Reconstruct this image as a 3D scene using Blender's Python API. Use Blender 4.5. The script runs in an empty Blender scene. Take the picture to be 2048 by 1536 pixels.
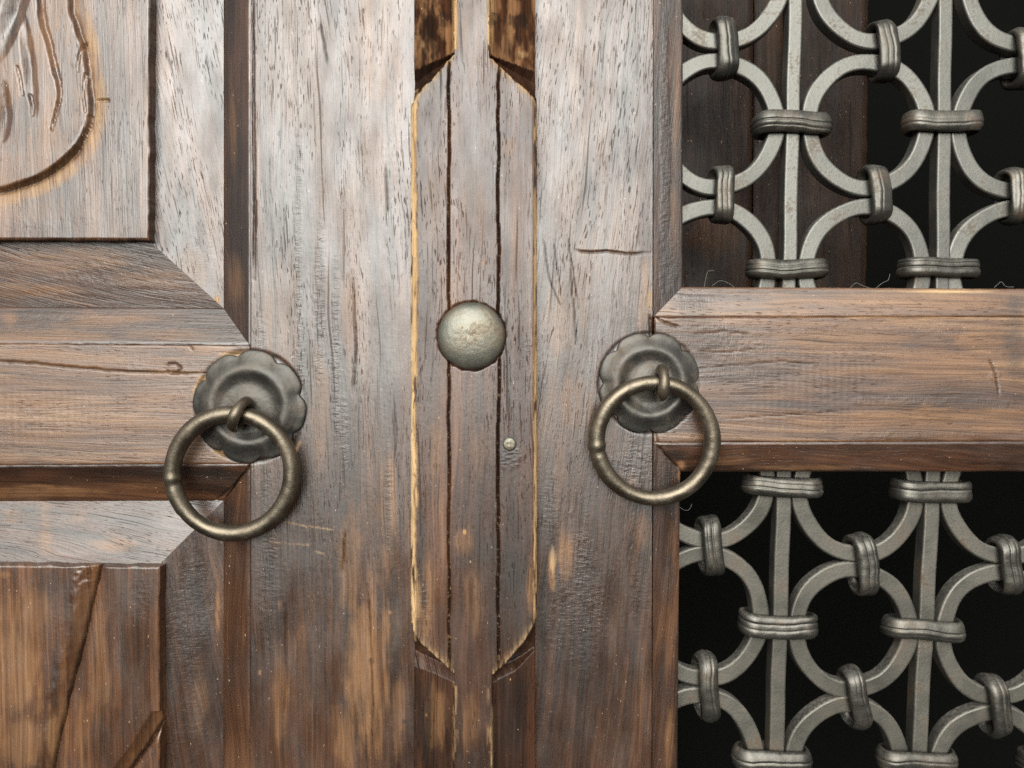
import bpy, math, random
import numpy as np
from mathutils import Vector

# ------------------------------------------------------------------ camera, sky, sun
S = 0.00025            # one photograph pixel on the door face, in metres
DP = 1547.0            # camera distance in those pixels
Z0 = 1.05              # height of the picture centre above the threshold
sc = bpy.context.scene
cam = bpy.data.objects.new('camera', bpy.data.cameras.new('camera'))
sc.collection.objects.link(cam)
cam.location = (0, -DP * S, Z0)
cam.rotation_euler = (math.radians(90), 0, 0)
cam.data.sensor_width = 36
cam.data.lens = 36 * DP / 2048
cam.data.clip_start = 0.01
cam.data.clip_end = 100
sc.camera = cam

SUN_EL, SUN_AZ = math.radians(26), math.radians(7)     # soft light opposite the door
world = bpy.data.worlds.new('World')
sc.world = world
world.use_nodes = True
wn = world.node_tree.nodes
wl = world.node_tree.links
bg = wn['Background']
sky = wn.new('ShaderNodeTexSky')
sky.sky_type = 'NISHITA'
sky.sun_disc = False
sky.sun_elevation = SUN_EL
sky.sun_rotation = math.radians(180) + SUN_AZ
sky.air_density = 1.0
sky.dust_density = 4.0
hs = wn.new('ShaderNodeHueSaturation')
hs.inputs['Saturation'].default_value = 0.08            # thin cloud
wl.new(sky.outputs[0], hs.inputs['Color'])
wl.new(hs.outputs[0], bg.inputs['Color'])
bg.inputs['Strength'].default_value = 0.07

sl = bpy.data.lights.new('sun', 'SUN')
sl.energy = 1.5
sl.angle = math.radians(66)
sl.color = (0.99, 1.0, 0.90)
sun = bpy.data.objects.new('sun', sl)
sc.collection.objects.link(sun)
sd = Vector((-math.sin(SUN_AZ) * math.cos(SUN_EL), -math.cos(SUN_AZ) * math.cos(SUN_EL), math.sin(SUN_EL)))
sun.rotation_euler = sd.to_track_quat('Z', 'Y').to_euler()
sun.location = (-0.3, -1.5, 2)

sc.view_settings.view_transform = 'Standard'
sc.view_settings.look = 'None'
sc.view_settings.gamma = 1
sc.view_settings.use_curve_mapping = False
sc.view_settings.exposure = 1.1
sc.cycles.use_denoising = False

C = sc.collection
random.seed(4)

# ------------------------------------------------------------------ helpers
def wp(px, py, d):
    """photograph pixel seen at depth d (pixels in front of the door face) -> metres"""
    k = (DP - d) / DP
    return np.array([(px - 1024) * S * k, -d * S, Z0 + (768 - py) * S * k])

def thing(name, label, cat, loc, group=None):
    o = bpy.data.objects.new(name, None)
    C.objects.link(o)
    o.location = tuple(loc)
    o.empty_display_size = 0.02
    o['label'] = label
    o['category'] = cat
    if group:
        o['group'] = group
    return o

def origin(o):
    p = np.zeros(3)
    while o is not None:
        p += np.array(o.location)
        o = o.parent
    return p

def mesh(name, V, F, mat, parent=None, smooth=True, attrs=None, base=None):
    V = np.asarray(V, float)
    if parent is not None:
        V = V - origin(parent)
    elif base is not None:
        V = V - np.asarray(base)
    me = bpy.data.meshes.new(name)
    F = np.asarray(F)
    me.vertices.add(len(V))
    me.vertices.foreach_set('co', V.astype(np.float32).ravel())
    nf = len(F)
    me.loops.add(nf * 4)
    me.polygons.add(nf)
    me.loops.foreach_set('vertex_index', F.astype(np.int32).ravel())
    me.polygons.foreach_set('loop_start', np.arange(0, nf * 4, 4, dtype=np.int32))
    me.polygons.foreach_set('loop_total', np.full(nf, 4, dtype=np.int32))
    me.polygons.foreach_set('use_smooth', np.full(nf, smooth))
    me.update(calc_edges=True)
    if attrs:
        for k, a in attrs.items():
            at = me.attributes.new(k, 'FLOAT', 'POINT')
            at.data.foreach_set('value', np.clip(a, 0, 1).astype(np.float32))
    me.materials.append(mat)
    o = bpy.data.objects.new(name, me)
    C.objects.link(o)
    if parent is not None:
        o.parent = parent
    elif base is not None:
        o.location = tuple(base)
    return o

def tag(o, label, cat, group=None):
    o['label'] = label
    o['category'] = cat
    if group:
        o['group'] = group
    return o

def vn(x, y, seed=0):
    x = np.asarray(x, float); y = np.asarray(y, float)
    xi = np.floor(x); yi = np.floor(y)
    fx = x - xi; fy = y - yi
    fx = fx * fx * (3 - 2 * fx); fy = fy * fy * (3 - 2 * fy)
    def h(a, b):
        v = np.sin(a * 127.1 + b * 311.7 + seed * 74.7) * 43758.5453
        return v - np.floor(v)
    return (h(xi, yi) * (1 - fx) + h(xi + 1, yi) * fx) * (1 - fy) + (h(xi, yi + 1) * (1 - fx) + h(xi + 1, yi + 1) * fx) * fy

def fbm(x, y, seed=0, o=4):
    s = 0; a = 0.5; t = 0
    for i in range(o):
        s = s + a * vn(x * 2 ** i + i * 17.3, y * 2 ** i - i * 9.1, seed + i)
        t += a; a *= 0.55
    return s / t

def sstep(a, b, x):
    t = np.clip((x - a) / (b - a), 0, 1)
    return t * t * (3 - 2 * t)

def smooth_line(P, n=12):
    P = np.array(P, float)
    out = []
    for i in range(len(P) - 1):
        p0 = P[max(i - 1, 0)]; p1 = P[i]; p2 = P[i + 1]; p3 = P[min(i + 2, len(P) - 1)]
        for t in np.linspace(0, 1, n, endpoint=False):
            out.append(0.5 * ((2 * p1) + (-p0 + p2) * t + (2 * p0 - 5 * p1 + 4 * p2 - p3) * t * t + (-p0 + 3 * p1 - 3 * p2 + p3) * t ** 3))
    out.append(P[-1])
    return np.array(out)

def pdist(x, y, P):
    """distance to a polyline and the fraction along it"""
    P = np.asarray(P, float)
    best = np.full(x.shape, 1e9); frac = np.zeros(x.shape)
    n = len(P) - 1
    for i in range(n):
        a = P[i]; b = P[i + 1]
        ab = b - a; L = ab @ ab + 1e-9
        t = np.clip(((x - a[0]) * ab[0] + (y - a[1]) * ab[1]) / L, 0, 1)
        d = np.hypot(x - a[0] - t * ab[0], y - a[1] - t * ab[1])
        m = d < best
        best = np.where(m, d, best); frac = np.where(m, (i + t) / n, frac)
    return best, frac

def inside(x, y, P):
    r = np.zeros(x.shape, bool)
    n = len(P)
    for i in range(n):
        x0, y0 = P[i]; x1, y1 = P[(i + 1) % n]
        if y0 == y1:
            continue
        c = ((y0 > y) != (y1 > y)) & (x < (x1 - x0) * (y - y0) / (y1 - y0) + x0)
        r ^= c
    return r

def samples(p0, p1, lo, hi, step, coarse=24.0):
    """fractions 0..1 between p0 and p1: fine inside lo..hi, coarse outside"""
    a, b = (p0, p1) if p0 < p1 else (p1, p0)
    v = []
    x = a
    while x < b - 1e-6:
        v.append(x)
        x += step if (lo - step <= x <= hi) else (min(coarse, max(lo - x, step)) if x < lo else coarse)
    if len(v) > 1 and b - v[-1] < step * 0.4:
        v.pop()
    v.append(b)
    t = (np.array(v) - a) / (b - a)
    return t if p0 < p1 else (1 - t)[::-1]

# painted wear, damage and some shade the photograph shows, in photograph pixels: (cx, cy, rx, ry, amount)
def blobs(L, x, y, vert, seed):
    r = np.zeros(x.shape)
    sx, sy = (9, 60) if vert else (60, 9)
    nz = fbm(x / sx, y / sy, seed) * 0.65 + fbm(x / 30, y / 30, seed + 5) * 0.35
    for (cx, cy, rx, ry, a) in L:
        d = np.hypot((x - cx) / rx, (y - cy) / ry)
        d = d + (nz - 0.5) * 1.5
        r = np.maximum(r, sstep(0, 1, (1.12 - d) / 0.75) * a)
    return r

def patch(name, parent, mat, corners, step=3.0, vert=True, feat=None, disp=None, skirt=30.0, rnd=4.0,
          edges=(1, 1, 1, 1), seed=1, extra=None, jag=0.0):
    """a carved board face: corners tl, tr, br, bl as (px, py, depth)"""
    feat = feat or {}
    c = [wp(*q) for q in corners]
    w = max(abs(corners[1][0] - corners[0][0]), abs(corners[2][0] - corners[3][0]))
    xs0 = corners[0][0] if abs(corners[1][0] - corners[0][0]) >= abs(corners[2][0] - corners[3][0]) else corners[3][0]
    u = samples(xs0, xs0 + w, -30, 2080, step)
    h = max(abs(corners[3][1] - corners[0][1]), abs(corners[2][1] - corners[1][1]))
    ys0 = corners[0][1] if abs(corners[3][1] - corners[0][1]) >= abs(corners[2][1] - corners[1][1]) else corners[1][1]
    v = samples(ys0, ys0 + h, -30, 1566, step)
    U, Vv = np.meshgrid(u, v)
    U3 = U[..., None]; V3 = Vv[..., None]
    P = (c[0] * (1 - U3) + c[1] * U3) * (1 - V3) + (c[3] * (1 - U3) + c[2] * U3) * V3
    n = np.cross(c[1] - c[0], c[3] - c[0])
    n = n / np.linalg.norm(n)
    if n[1] > 0:
        n = -n
    # apparent pixel of each vertex
    k = DP * S / (P[..., 1] + DP * S)
    X = 1024 + P[..., 0] / S * k
    Y = 768 - (P[..., 2] - Z0) / S * k
    D = np.zeros(X.shape)
    # slow waviness of hand-planed wood
    if vert:
        D += (fbm(X / 70, Y / 500, seed) - 0.5) * 1.3 + (fbm(X / 10, Y / 160, seed + 3) - 0.5) * 0.5
    else:
        D += (fbm(X / 500, Y / 70, seed) - 0.5) * 1.3 + (fbm(X / 160, Y / 10, seed + 3) - 0.5) * 0.5
    A = {k_: blobs(feat.get(k_, []), X, Y, vert, seed + 11 * i) for i, k_ in enumerate(('wear', 'bare', 'dark', 'tear', 'matte'))}
    if disp is not None:
        D = D + disp(X, Y, A)
    for (pl, cw, cd) in feat.get('cracks', []):
        pl = np.array(pl, float)
        m = (X > pl[:, 0].min() - 20) & (X < pl[:, 0].max() + 20) & (Y > pl[:, 1].min() - 20) & (Y < pl[:, 1].max() + 20)
        if not m.any():
            continue
        xx = X[m] + (fbm(Y[m] / 14, X[m] / 14, seed + 2) - 0.5) * 3.5
        yy = Y[m] + (fbm(X[m] / 14, Y[m] / 14, seed + 8) - 0.5) * 3.5
        dd, fr = pdist(xx, yy, pl)
        taper = np.clip(np.minimum(fr, 1 - fr) * 8, 0.3, 1)
        prof = np.clip(1 - dd / cw, 0, 1) * taper
        D[m] -= cd * prof * .75
        A['matte'][m] = np.maximum(A['matte'][m], np.clip(prof * 1.0, 0, .8))
        A['dark'][m] = np.maximum(A['dark'][m], np.clip(prof * 1.1, 0, 0.7))
    for (pl, cw, am) in feat.get('scratch', []):
        dd, fr = pdist(X + (fbm(Y / 9, X / 9, seed) - .5) * 4, Y + (fbm(X / 9, Y / 9, seed + 4) - .5) * 4, np.array(pl, float))
        A['bare'] = np.maximum(A['bare'], np.clip(1.6 * (1 - dd / cw), 0, 1) * am * sstep(.25, .5, fbm(X / 7, Y / 7, seed + 6)))
    tr = A['tear']
    if tr.max() > 0:
        if vert:
            D += tr * (fbm(X / 9, Y / 5, seed + 21) - 0.55) * 1.5
        else:
            D += tr * (fbm(X / 9, Y / 5, seed + 21) - 0.55) * 1.8
    ch = blobs(feat.get('chatter', []), X, Y, vert, seed + 71)
    if ch.max() > 0:
        al_ = Y if vert else X
        D += ch * 0.07 * np.sin(2 * np.pi * (al_ + 6 * fbm(X / 90, Y / 90, seed)) / 14.0)
    # worn arrises
    if rnd > 0:
        Wd = np.linalg.norm(c[1] - c[0]) / S; Hd = np.linalg.norm(c[3] - c[0]) / S
        Wd = max(Wd, np.linalg.norm(c[2] - c[3]) / S); Hd = max(Hd, np.linalg.norm(c[2] - c[1]) / S)
        big = np.full(X.shape, 1e6)
        for e, dist in zip(edges, (Vv * Hd, (1 - U) * Wd, (1 - Vv) * Hd, U * Wd)):
            if e:
                big = np.minimum(big, dist)
        rr = rnd * (0.5 + 1.1 * fbm(X / 22, Y / 22, seed + 31))
        t = np.clip(1 - big / rr, 0, 1)
        D -= rr * (1 - np.sqrt(np.clip(1 - t * t, 0, 1))) * 0.9
    if extra is not None:
        extra(X, Y, A)
    P = P + n * (D * S)[..., None]
    if jag > 0:
        j = (fbm(X / 30, Y / 30, seed + 41) - 0.5) * jag * S
        e = (U < 1e-6) | (U > 1 - 1e-6)
        P[..., 0] += np.where(e, j, 0)
        e = (Vv < 1e-6) | (Vv > 1 - 1e-6)
        P[..., 2] += np.where(e, j, 0)
    nr, nc = X.shape
    idx = np.arange(nr * nc).reshape(nr, nc)
    F = np.stack([idx[:-1, :-1], idx[1:, :-1], idx[1:, 1:], idx[:-1, 1:]], -1).reshape(-1, 4)
    VV = P.reshape(-1, 3)
    AA = {k_: a.reshape(-1) for k_, a in A.items()}
    if skirt:
        loop = np.concatenate([idx[0, :-1], idx[:-1, -1], idx[-1, :0:-1], idx[:0:-1, 0]])
        B = VV[loop].copy()
        B[:, 1] += skirt * S
        T = VV[loop].copy()
        i0 = len(VV)
        L = len(loop)
        VV = np.concatenate([VV, T, B])
        a = np.arange(L); b = (a + 1) % L
        F = np.concatenate([F, np.stack([i0 + a, i0 + b, i0 + L + b, i0 + L + a], -1)])
        for k_ in AA:
            AA[k_] = np.concatenate([AA[k_], AA[k_][loop] * 0.5, AA[k_][loop] * 0])
    return mesh(name, VV, F, mat, parent, True, AA)

def grid_faces(nu, nv, close_u=True, close_v=True):
    i = np.arange(nu if close_u else nu - 1)
    j = np.arange(nv if close_v else nv - 1)
    I, J = np.meshgrid(i, j, indexing='ij')
    I2 = (I + 1) % nu; J2 = (J + 1) % nv
    return np.stack([I * nv + J, I2 * nv + J, I2 * nv + J2, I * nv + J2], -1).reshape(-1, 4)

def tube(pts, rad, nseg=14, closed=False):
    pts = np.asarray(pts, float)
    n = len(pts)
    rad = np.broadcast_to(np.asarray(rad, float), (n,))
    if closed:
        tan = np.roll(pts, -1, 0) - np.roll(pts, 1, 0)
    else:
        tan = np.gradient(pts, axis=0)
    tan /= np.linalg.norm(tan, axis=1)[:, None]
    a = np.array([0.0, 1.0, 0.0]) if abs(tan[0][1]) < 0.8 else np.array([1.0, 0, 0])
    V = []
    nrm = np.cross(tan[0], a); nrm /= np.linalg.norm(nrm)
    for i in range(n):
        nrm = nrm - tan[i] * (nrm @ tan[i]); nrm /= np.linalg.norm(nrm)
        b = np.cross(tan[i], nrm)
        for q in range(nseg):
            t = 2 * math.pi * q / nseg
            V.append(pts[i] + rad[i] * (math.cos(t) * nrm + math.sin(t) * b))
    F = grid_faces(n, nseg, closed, True)
    V = np.array(V)
    if not closed:
        for e, i in ((0, 0), (n - 1, n - 1)):
            ci = len(V)
            V = np.concatenate([V, pts[i:i + 1]])
            r = np.arange(nseg)
            F = np.concatenate([F, np.stack([np.full(nseg, ci), i * nseg + r, i * nseg + (r + 1) % nseg, np.full(nseg, ci)], -1)[:, [0, 1, 2, 2]]]) if False else F
    return V, F

# ------------------------------------------------------------------ materials
class NT:
    def __init__(self, name):
        self.m = bpy.data.materials.new(name)
        self.m.use_nodes = True
        self.t = self.m.node_tree
        self.b = self.t.nodes['Principled BSDF']
    def n(self, typ):
        return self.t.nodes.new(typ)
    def set(self, sock, v):
        if isinstance(v, bpy.types.NodeSocket):
            self.t.links.new(v, sock)
        else:
            sock.default_value = v
    def math(self, op, a, b=0.0, clamp=False):
        x = self.n('ShaderNodeMath'); x.operation = op; x.use_clamp = clamp
        self.set(x.inputs[0], a); self.set(x.inputs[1], b)
        return x.outputs[0]
    def add(self, a, b): return self.math('ADD', a, b)
    def sub(self, a, b): return self.math('SUBTRACT', a, b)
    def mul(self, a, b): return self.math('MULTIPLY', a, b)
    def vmul(self, v, s):
        x = self.n('ShaderNodeVectorMath'); x.operation = 'MULTIPLY'
        self.set(x.inputs[0], v); x.inputs[1].default_value = s
        return x.outputs[0]
    def noise(self, v, s=(1, 1, 1), detail=3.0, rough=0.55, dist=0.0):
        x = self.n('ShaderNodeTexNoise')
        self.set(x.inputs['Vector'], self.vmul(v, s))
        x.inputs['Scale'].default_value = 1
        x.inputs['Detail'].default_value = detail
        x.inputs['Roughness'].default_value = rough
        x.inputs['Distortion'].default_value = dist
        return x.outputs['Fac']
    def rng(self, f, a, b, c=0.0, d=1.0):
        x = self.n('ShaderNodeMapRange'); x.clamp = True
        self.set(x.inputs[0], f)
        for i, q in enumerate((a, b, c, d)):
            x.inputs[i + 1].default_value = q
        return x.outputs[0]
    def ramp(self, f, stops):
        x = self.n('ShaderNodeValToRGB')
        self.set(x.inputs[0], f)
        el = x.color_ramp.elements
        while len(el) < len(stops):
            el.new(0.5)
        for e, (p, c) in zip(el, stops):
            e.position = p; e.color = (*c, 1)
        return x.outputs[0]
    def mix(self, f, a, b):
        x = self.n('ShaderNodeMix'); x.data_type = 'RGBA'
        self.set(x.inputs[0], f)
        self.set(x.inputs[6], a if isinstance(a, bpy.types.NodeSocket) else (*a, 1))
        self.set(x.inputs[7], b if isinstance(b, bpy.types.NodeSocket) else (*b, 1))
        return x.outputs[2]
    def attr(self, name):
        x = self.n('ShaderNodeAttribute'); x.attribute_name = name
        return x.outputs['Fac']
    def comb(self, a, b, c):
        x = self.n('ShaderNodeCombineXYZ')
        for i, q in enumerate((a, b, c)):
            self.set(x.inputs[i], q)
        return x.outputs[0]
    def bump(self, h, strength, dist):
        x = self.n('ShaderNodeBump')
        x.inputs['Strength'].default_value = strength
        x.inputs['Distance'].default_value = dist
        self.set(x.inputs['Height'], h)
        self.t.links.new(x.outputs[0], self.b.inputs['Normal'])
    def coords(self):
        x = self.n('ShaderNodeTexCoord')
        return self.vmul(x.outputs['Object'], (1 / S, 1 / S, 1 / S))

def wood(name, vert=True, seed=0.0, tint=(1, 1, 1), tilt=0.03, light=0.0, pore=1.0, rough=0.30, spec=0.9):
    q = NT(name)
    co = q.coords()
    sp = q.n('ShaderNodeSeparateXYZ')
    q.set(sp.inputs[0], co)
    if vert:
        ac, al = sp.outputs[0], sp.outputs[2]
    else:
        ac, al = sp.outputs[2], sp.outputs[0]
    ac = q.add(ac, q.mul(sp.outputs[1], 0.7))
    raw = q.comb(ac, al, seed * 91.7)
    warp = q.noise(raw, (1 / 120, 1 / 700, 1), 2)
    warp2 = q.noise(raw, (1 / 30, 1 / 90, 1), 2)
    ac2 = q.add(q.add(ac, q.mul(al, tilt)), q.add(q.mul(q.sub(warp, 0.5), 60), q.mul(q.sub(warp2, 0.5), 4)))
    g = q.comb(ac2, al, seed * 91.7)
    band = q.noise(g, (1 / 60, 1 / 1100, 1), 3, 0.6)
    fib = q.noise(g, (1 / 12, 1 / 620, 1), 5, 0.66)
    fine = q.noise(g, (1 / 3.2, 1 / 130, 1), 3, 0.6)
    blot = q.noise(raw, (1 / 90, 1 / 230, 1) if True else 1, 4, 0.6)
    tone = q.add(q.add(q.mul(band, 0.55), q.mul(fib, 0.55)), q.add(q.mul(fine, 0.30), q.mul(blot, 0.38)))   # mean ~ 0.97
    tone = q.rng(tone, 0.63, 1.15)
    wear, bare, dark, tear = (q.attr(k) for k in ('wear', 'bare', 'dark', 'tear'))
    tone = q.math('ADD', tone, light, True)
    tc = lambda c: tuple(a * b for a, b in zip(c, tint))
    col = q.ramp(tone, [(0.0, tc((0.013, 0.0085, 0.0062))), (0.35, tc((0.033, 0.0172, 0.0108))), (0.60, tc((0.068, 0.0322, 0.0180))), (0.85, tc((0.134, 0.064, 0.031))), (1.0, tc((0.205, 0.107, 0.051)))])
    fm = q.rng(fib, 0.32, 0.62)
    tan = q.mix(fm, (0.115, 0.054, 0.025), (0.265, 0.140, 0.066))
    col = q.mix(q.math('MULTIPLY', wear, q.rng(fine, 0.25, 0.55, 0.45, 1.0), True), col, tan)
    yel = q.mix(fm, (0.25, 0.135, 0.060), (0.54, 0.36, 0.185))
    col = q.mix(q.math('MULTIPLY', bare, q.rng(fine, 0.30, 0.50, 0.35, 1.0), True), col, yel)
    col = q.mix(q.mul(dark, q.rng(fine, 0.25, 0.6, 1.0, 0.7)), col, (0.010, 0.009, 0.0085))
    # open pores: short dark dashes along the grain
    p1 = q.noise(g, (1 / 2.3, 1 / 19, 1), 0.5, 0.5)
    p2 = q.noise(q.comb(ac2, al, seed * 91.7 + 7.7), (1 / 2.8, 1 / 90, 1), 1.0, 0.5)
    pm = q.noise(g, (1 / 45, 1 / 300, 1), 2)
    po = q.math('MAXIMUM', q.rng(p1, 0.65, 0.75), q.mul(q.rng(p2, 0.63, 0.72), 0.8))
    p3 = q.noise(q.comb(ac2, al, seed * 91.7 + 17.7), (1 / 6.0, 1 / 420, 1), 1.0, 0.5)
    po = q.mul(q.mul(po, q.rng(pm, 0.38, 0.58, 0.12, 1.0)), pore)
    po = q.math('MAXIMUM', po, q.mul(q.rng(p3, 0.70, 0.76), 0.7 * pore))
    col = q.mix(q.mul(po, 0.55), col, (0.010, 0.007, 0.006))
    # pale flecks and dust
    fl = q.noise(q.comb(ac, al, seed * 33.3 + 3), (1 / 5, 1 / 9, 1), 2, 0.5)
    fl = q.rng(fl, 0.735, 0.76)
    col = q.mix(q.mul(fl, 0.7), col, (0.40, 0.28, 0.18))
    q.t.links.new(col, q.b.inputs['Base Color'])
    rn = q.noise(raw, (1 / 40, 1 / 120, 1), 4)
    ro = q.add(q.rng(rn, 0.3, 0.7, rough - 0.09, rough + 0.12), q.add(q.mul(po, 0.25), q.mul(bare, 0.2)))
    q.t.links.new(ro, q.b.inputs['Roughness'])
    q.b.inputs['IOR'].default_value = 1.5
    q.t.links.new(q.math('SUBTRACT', spec, q.add(q.add(q.mul(po, 0.35), q.mul(bare, 0.5)), q.add(q.mul(wear, 0.25), q.mul(q.attr('matte'), 0.85))), True), q.b.inputs['Specular IOR Level'])
    lea = q.noise(q.comb(ac, al, seed + 2.2), (1 / 7, 1 / 9, 1), 3, 0.6)
    lea2 = q.noise(q.comb(ac, al, seed + 5.2), (1 / 12, 1 / 4, 1), 4, 0.65)
    hgt = q.add(q.mul(fib, 0.5), q.mul(fine, 0.55))
    hgt = q.sub(hgt, q.mul(po, 0.4))
    hgt = q.add(hgt, q.mul(lea, 0.3))
    hgt = q.add(hgt, q.mul(q.mul(lea2, tear), 1.5))
    q.bump(hgt, 0.5, 1.5 * S)
    return q.m

def metal(name, c1, c2, rust, metallic, rough, bump=0.5, dust=0.0, rust_amt=0.5, scale=30.0):
    q = NT(name)
    co = q.coords()
    a = q.noise(co, (1 / scale,) * 3, 5, 0.6)
    b = q.noise(co, (1 / 7, 1 / 7, 1 / 7), 4, 0.6)
    col = q.mix(q.rng(a, 0.35, 0.65), c1, c2)
    rm = q.mul(q.rng(q.add(a, q.mul(q.sub(b, 0.5), 0.6)), 0.53, 0.68), rust_amt)
    oi = q.n('ShaderNodeObjectInfo')
    rm = q.mul(rm, q.rng(oi.outputs['Random'], 0.0, 1.0, 0.45, 1.25))
    hv = q.n('ShaderNodeHueSaturation')
    q.set(hv.inputs['Color'], col)
    q.set(hv.inputs['Value'], q.rng(oi.outputs['Random'], 0.0, 1.0, 0.86, 1.12))
    col = q.mix(rm, hv.outputs[0], rust)
    met = q.sub(metallic, q.mul(rm, 0.5))
    if dust > 0:
        ge = q.n('ShaderNodeNewGeometry')
        sp = q.n('ShaderNodeSeparateXYZ')
        q.set(sp.inputs[0], ge.outputs['True Normal'])
        du = q.mul(q.mul(q.rng(sp.outputs[2], 0.1, 0.8), q.rng(b, 0.3, 0.6)), dust)
        col = q.mix(du, col, (0.25, 0.24, 0.215))
        met = q.math('SUBTRACT', met, du, True)
        q.t.links.new(q.add(q.rng(a, 0.3, 0.7, rough - 0.06, rough + 0.1), q.mul(du, 0.3)), q.b.inputs['Roughness'])
    else:
        q.t.links.new(q.rng(a, 0.3, 0.7, rough - 0.06, rough + 0.1), q.b.inputs['Roughness'])
    q.t.links.new(col, q.b.inputs['Base Color'])
    q.t.links.new(met, q.b.inputs['Metallic'])
    sm = q.noise(co, (1 / 3.0,) * 3, 3, 0.6)
    q.bump(q.add(q.mul(a, 2.0), q.add(q.mul(b, 1.0), q.mul(sm, 0.45))), bump, 2.0 * S)
    return q.m

M = {}
M['stile_l'] = wood('varnished_wood_left_stile', True, 1.0)
M['stile_r'] = wood('varnished_wood_right_stile', True, 2.0, (0.86, 0.86, 0.88), tilt=-0.10)
M['rail_l'] = wood('varnished_wood_left_rail', False, 3.0, (1.0, 1.06, 1.12), light=0.26, rough=0.36)
M['rail_r'] = wood('varnished_wood_right_rail', False, 4.0, (1.0, 1.04, 1.08), light=0.22, rough=0.36)
M['mould_h'] = wood('varnished_wood_moulding_level', False, 5.0, (0.95, 0.9, 0.88), pore=0.6)
M['mould_v'] = wood('varnished_wood_moulding_upright', True, 6.0, (0.8, 0.78, 0.78), pore=0.6, tilt=0.0)
M['panel'] = wood('varnished_wood_panel', True, 7.0, light=0.05, pore=0.8)
M['panel_low'] = wood('varnished_wood_lower_panel', True, 8.0, (1.05, 0.98, 0.9), light=0.03, pore=0.5)
M['bevel_v'] = wood('varnished_wood_panel_bevel', True, 9.0, (0.9, 0.9, 0.92), tilt=0.2)
M['bevel_h'] = wood('varnished_wood_panel_bevel_level', False, 10.0, (0.9, 0.9, 0.92), tilt=0.2)
M['strip'] = wood('varnished_wood_cover_strip', True, 11.0, (0.82, 0.73, 0.68), tilt=0.0, rough=0.33, spec=0.66)
M['inner'] = wood('dull_shaded_shutter', True, 12.0, (0.34, 0.34, 0.35), tilt=0.0, rough=0.5, spec=0.2, pore=0.3)  # dimness inside the room is put into the boards' colour
M['iron'] = metal('grey_iron', (0.12, 0.118, 0.106), (0.175, 0.172, 0.155), (0.095, 0.066, 0.042), 0.72, 0.44, 0.2, 0.35, 0.7, 70)
M['iron_low'] = metal('brown_grey_iron', (0.112, 0.105, 0.090), (0.16, 0.150, 0.128), (0.092, 0.060, 0.036), 0.70, 0.46, 0.22, 0.4, 0.85, 70)
M['collar'] = metal('dark_iron', (0.085, 0.080, 0.070), (0.13, 0.122, 0.105), (0.09, 0.055, 0.032), 0.78, 0.38, 0.22, 0.25, 0.6, 40)
M['rosette'] = metal('dark_bronze', (0.060, 0.057, 0.052), (0.095, 0.087, 0.076), (0.085, 0.058, 0.038), 0.75, 0.43, 0.18, 0.0, 0.7, 40)
M['ring'] = metal('worn_brass', (0.15, 0.125, 0.092), (0.20, 0.168, 0.126), (0.095, 0.064, 0.042), 0.92, 0.40, 0.22, 0.0, 0.6, 60)
M['nail'] = metal('pale_bronze', (0.155, 0.155, 0.132), (0.21, 0.185, 0.14), (0.11, 0.075, 0.042), 0.7, 0.45, 0.3, 0.0, 0.8, 45)
mm = NT('unlit_black_wall'); mm.b.inputs['Base Color'].default_value = (0.018, 0.018, 0.016, 1); mm.b.inputs['Roughness'].default_value = 1
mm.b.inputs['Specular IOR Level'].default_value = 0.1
M['dark'] = mm.m  # darkness of the unlit room is put into this wall colour
mm = NT('grey_lint'); mm.b.inputs['Base Color'].default_value = (0.14, 0.135, 0.125, 1); mm.b.inputs['Roughness'].default_value = 1
M['lint'] = mm.m

# ------------------------------------------------------------------ dark room behind the door
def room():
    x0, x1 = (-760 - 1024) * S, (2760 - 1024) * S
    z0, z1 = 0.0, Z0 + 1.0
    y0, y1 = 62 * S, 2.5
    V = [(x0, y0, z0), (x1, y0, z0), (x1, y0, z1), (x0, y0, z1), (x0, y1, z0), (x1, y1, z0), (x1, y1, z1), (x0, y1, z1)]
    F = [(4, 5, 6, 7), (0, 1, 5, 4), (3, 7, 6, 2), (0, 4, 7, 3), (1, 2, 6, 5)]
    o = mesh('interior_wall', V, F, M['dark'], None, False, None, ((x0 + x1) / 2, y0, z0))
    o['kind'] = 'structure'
room()

TOP, BOT, LFT, RGT = -640, 2140, -560, 2560    # the leaves run on past the picture by about 15 cm
# ------------------------------------------------------------------ left door leaf
LL = thing('left_door_leaf', 'left brown wooden door leaf with carved solid panels and wide plain stile', 'door', wp(300, BOT, 0))

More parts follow.
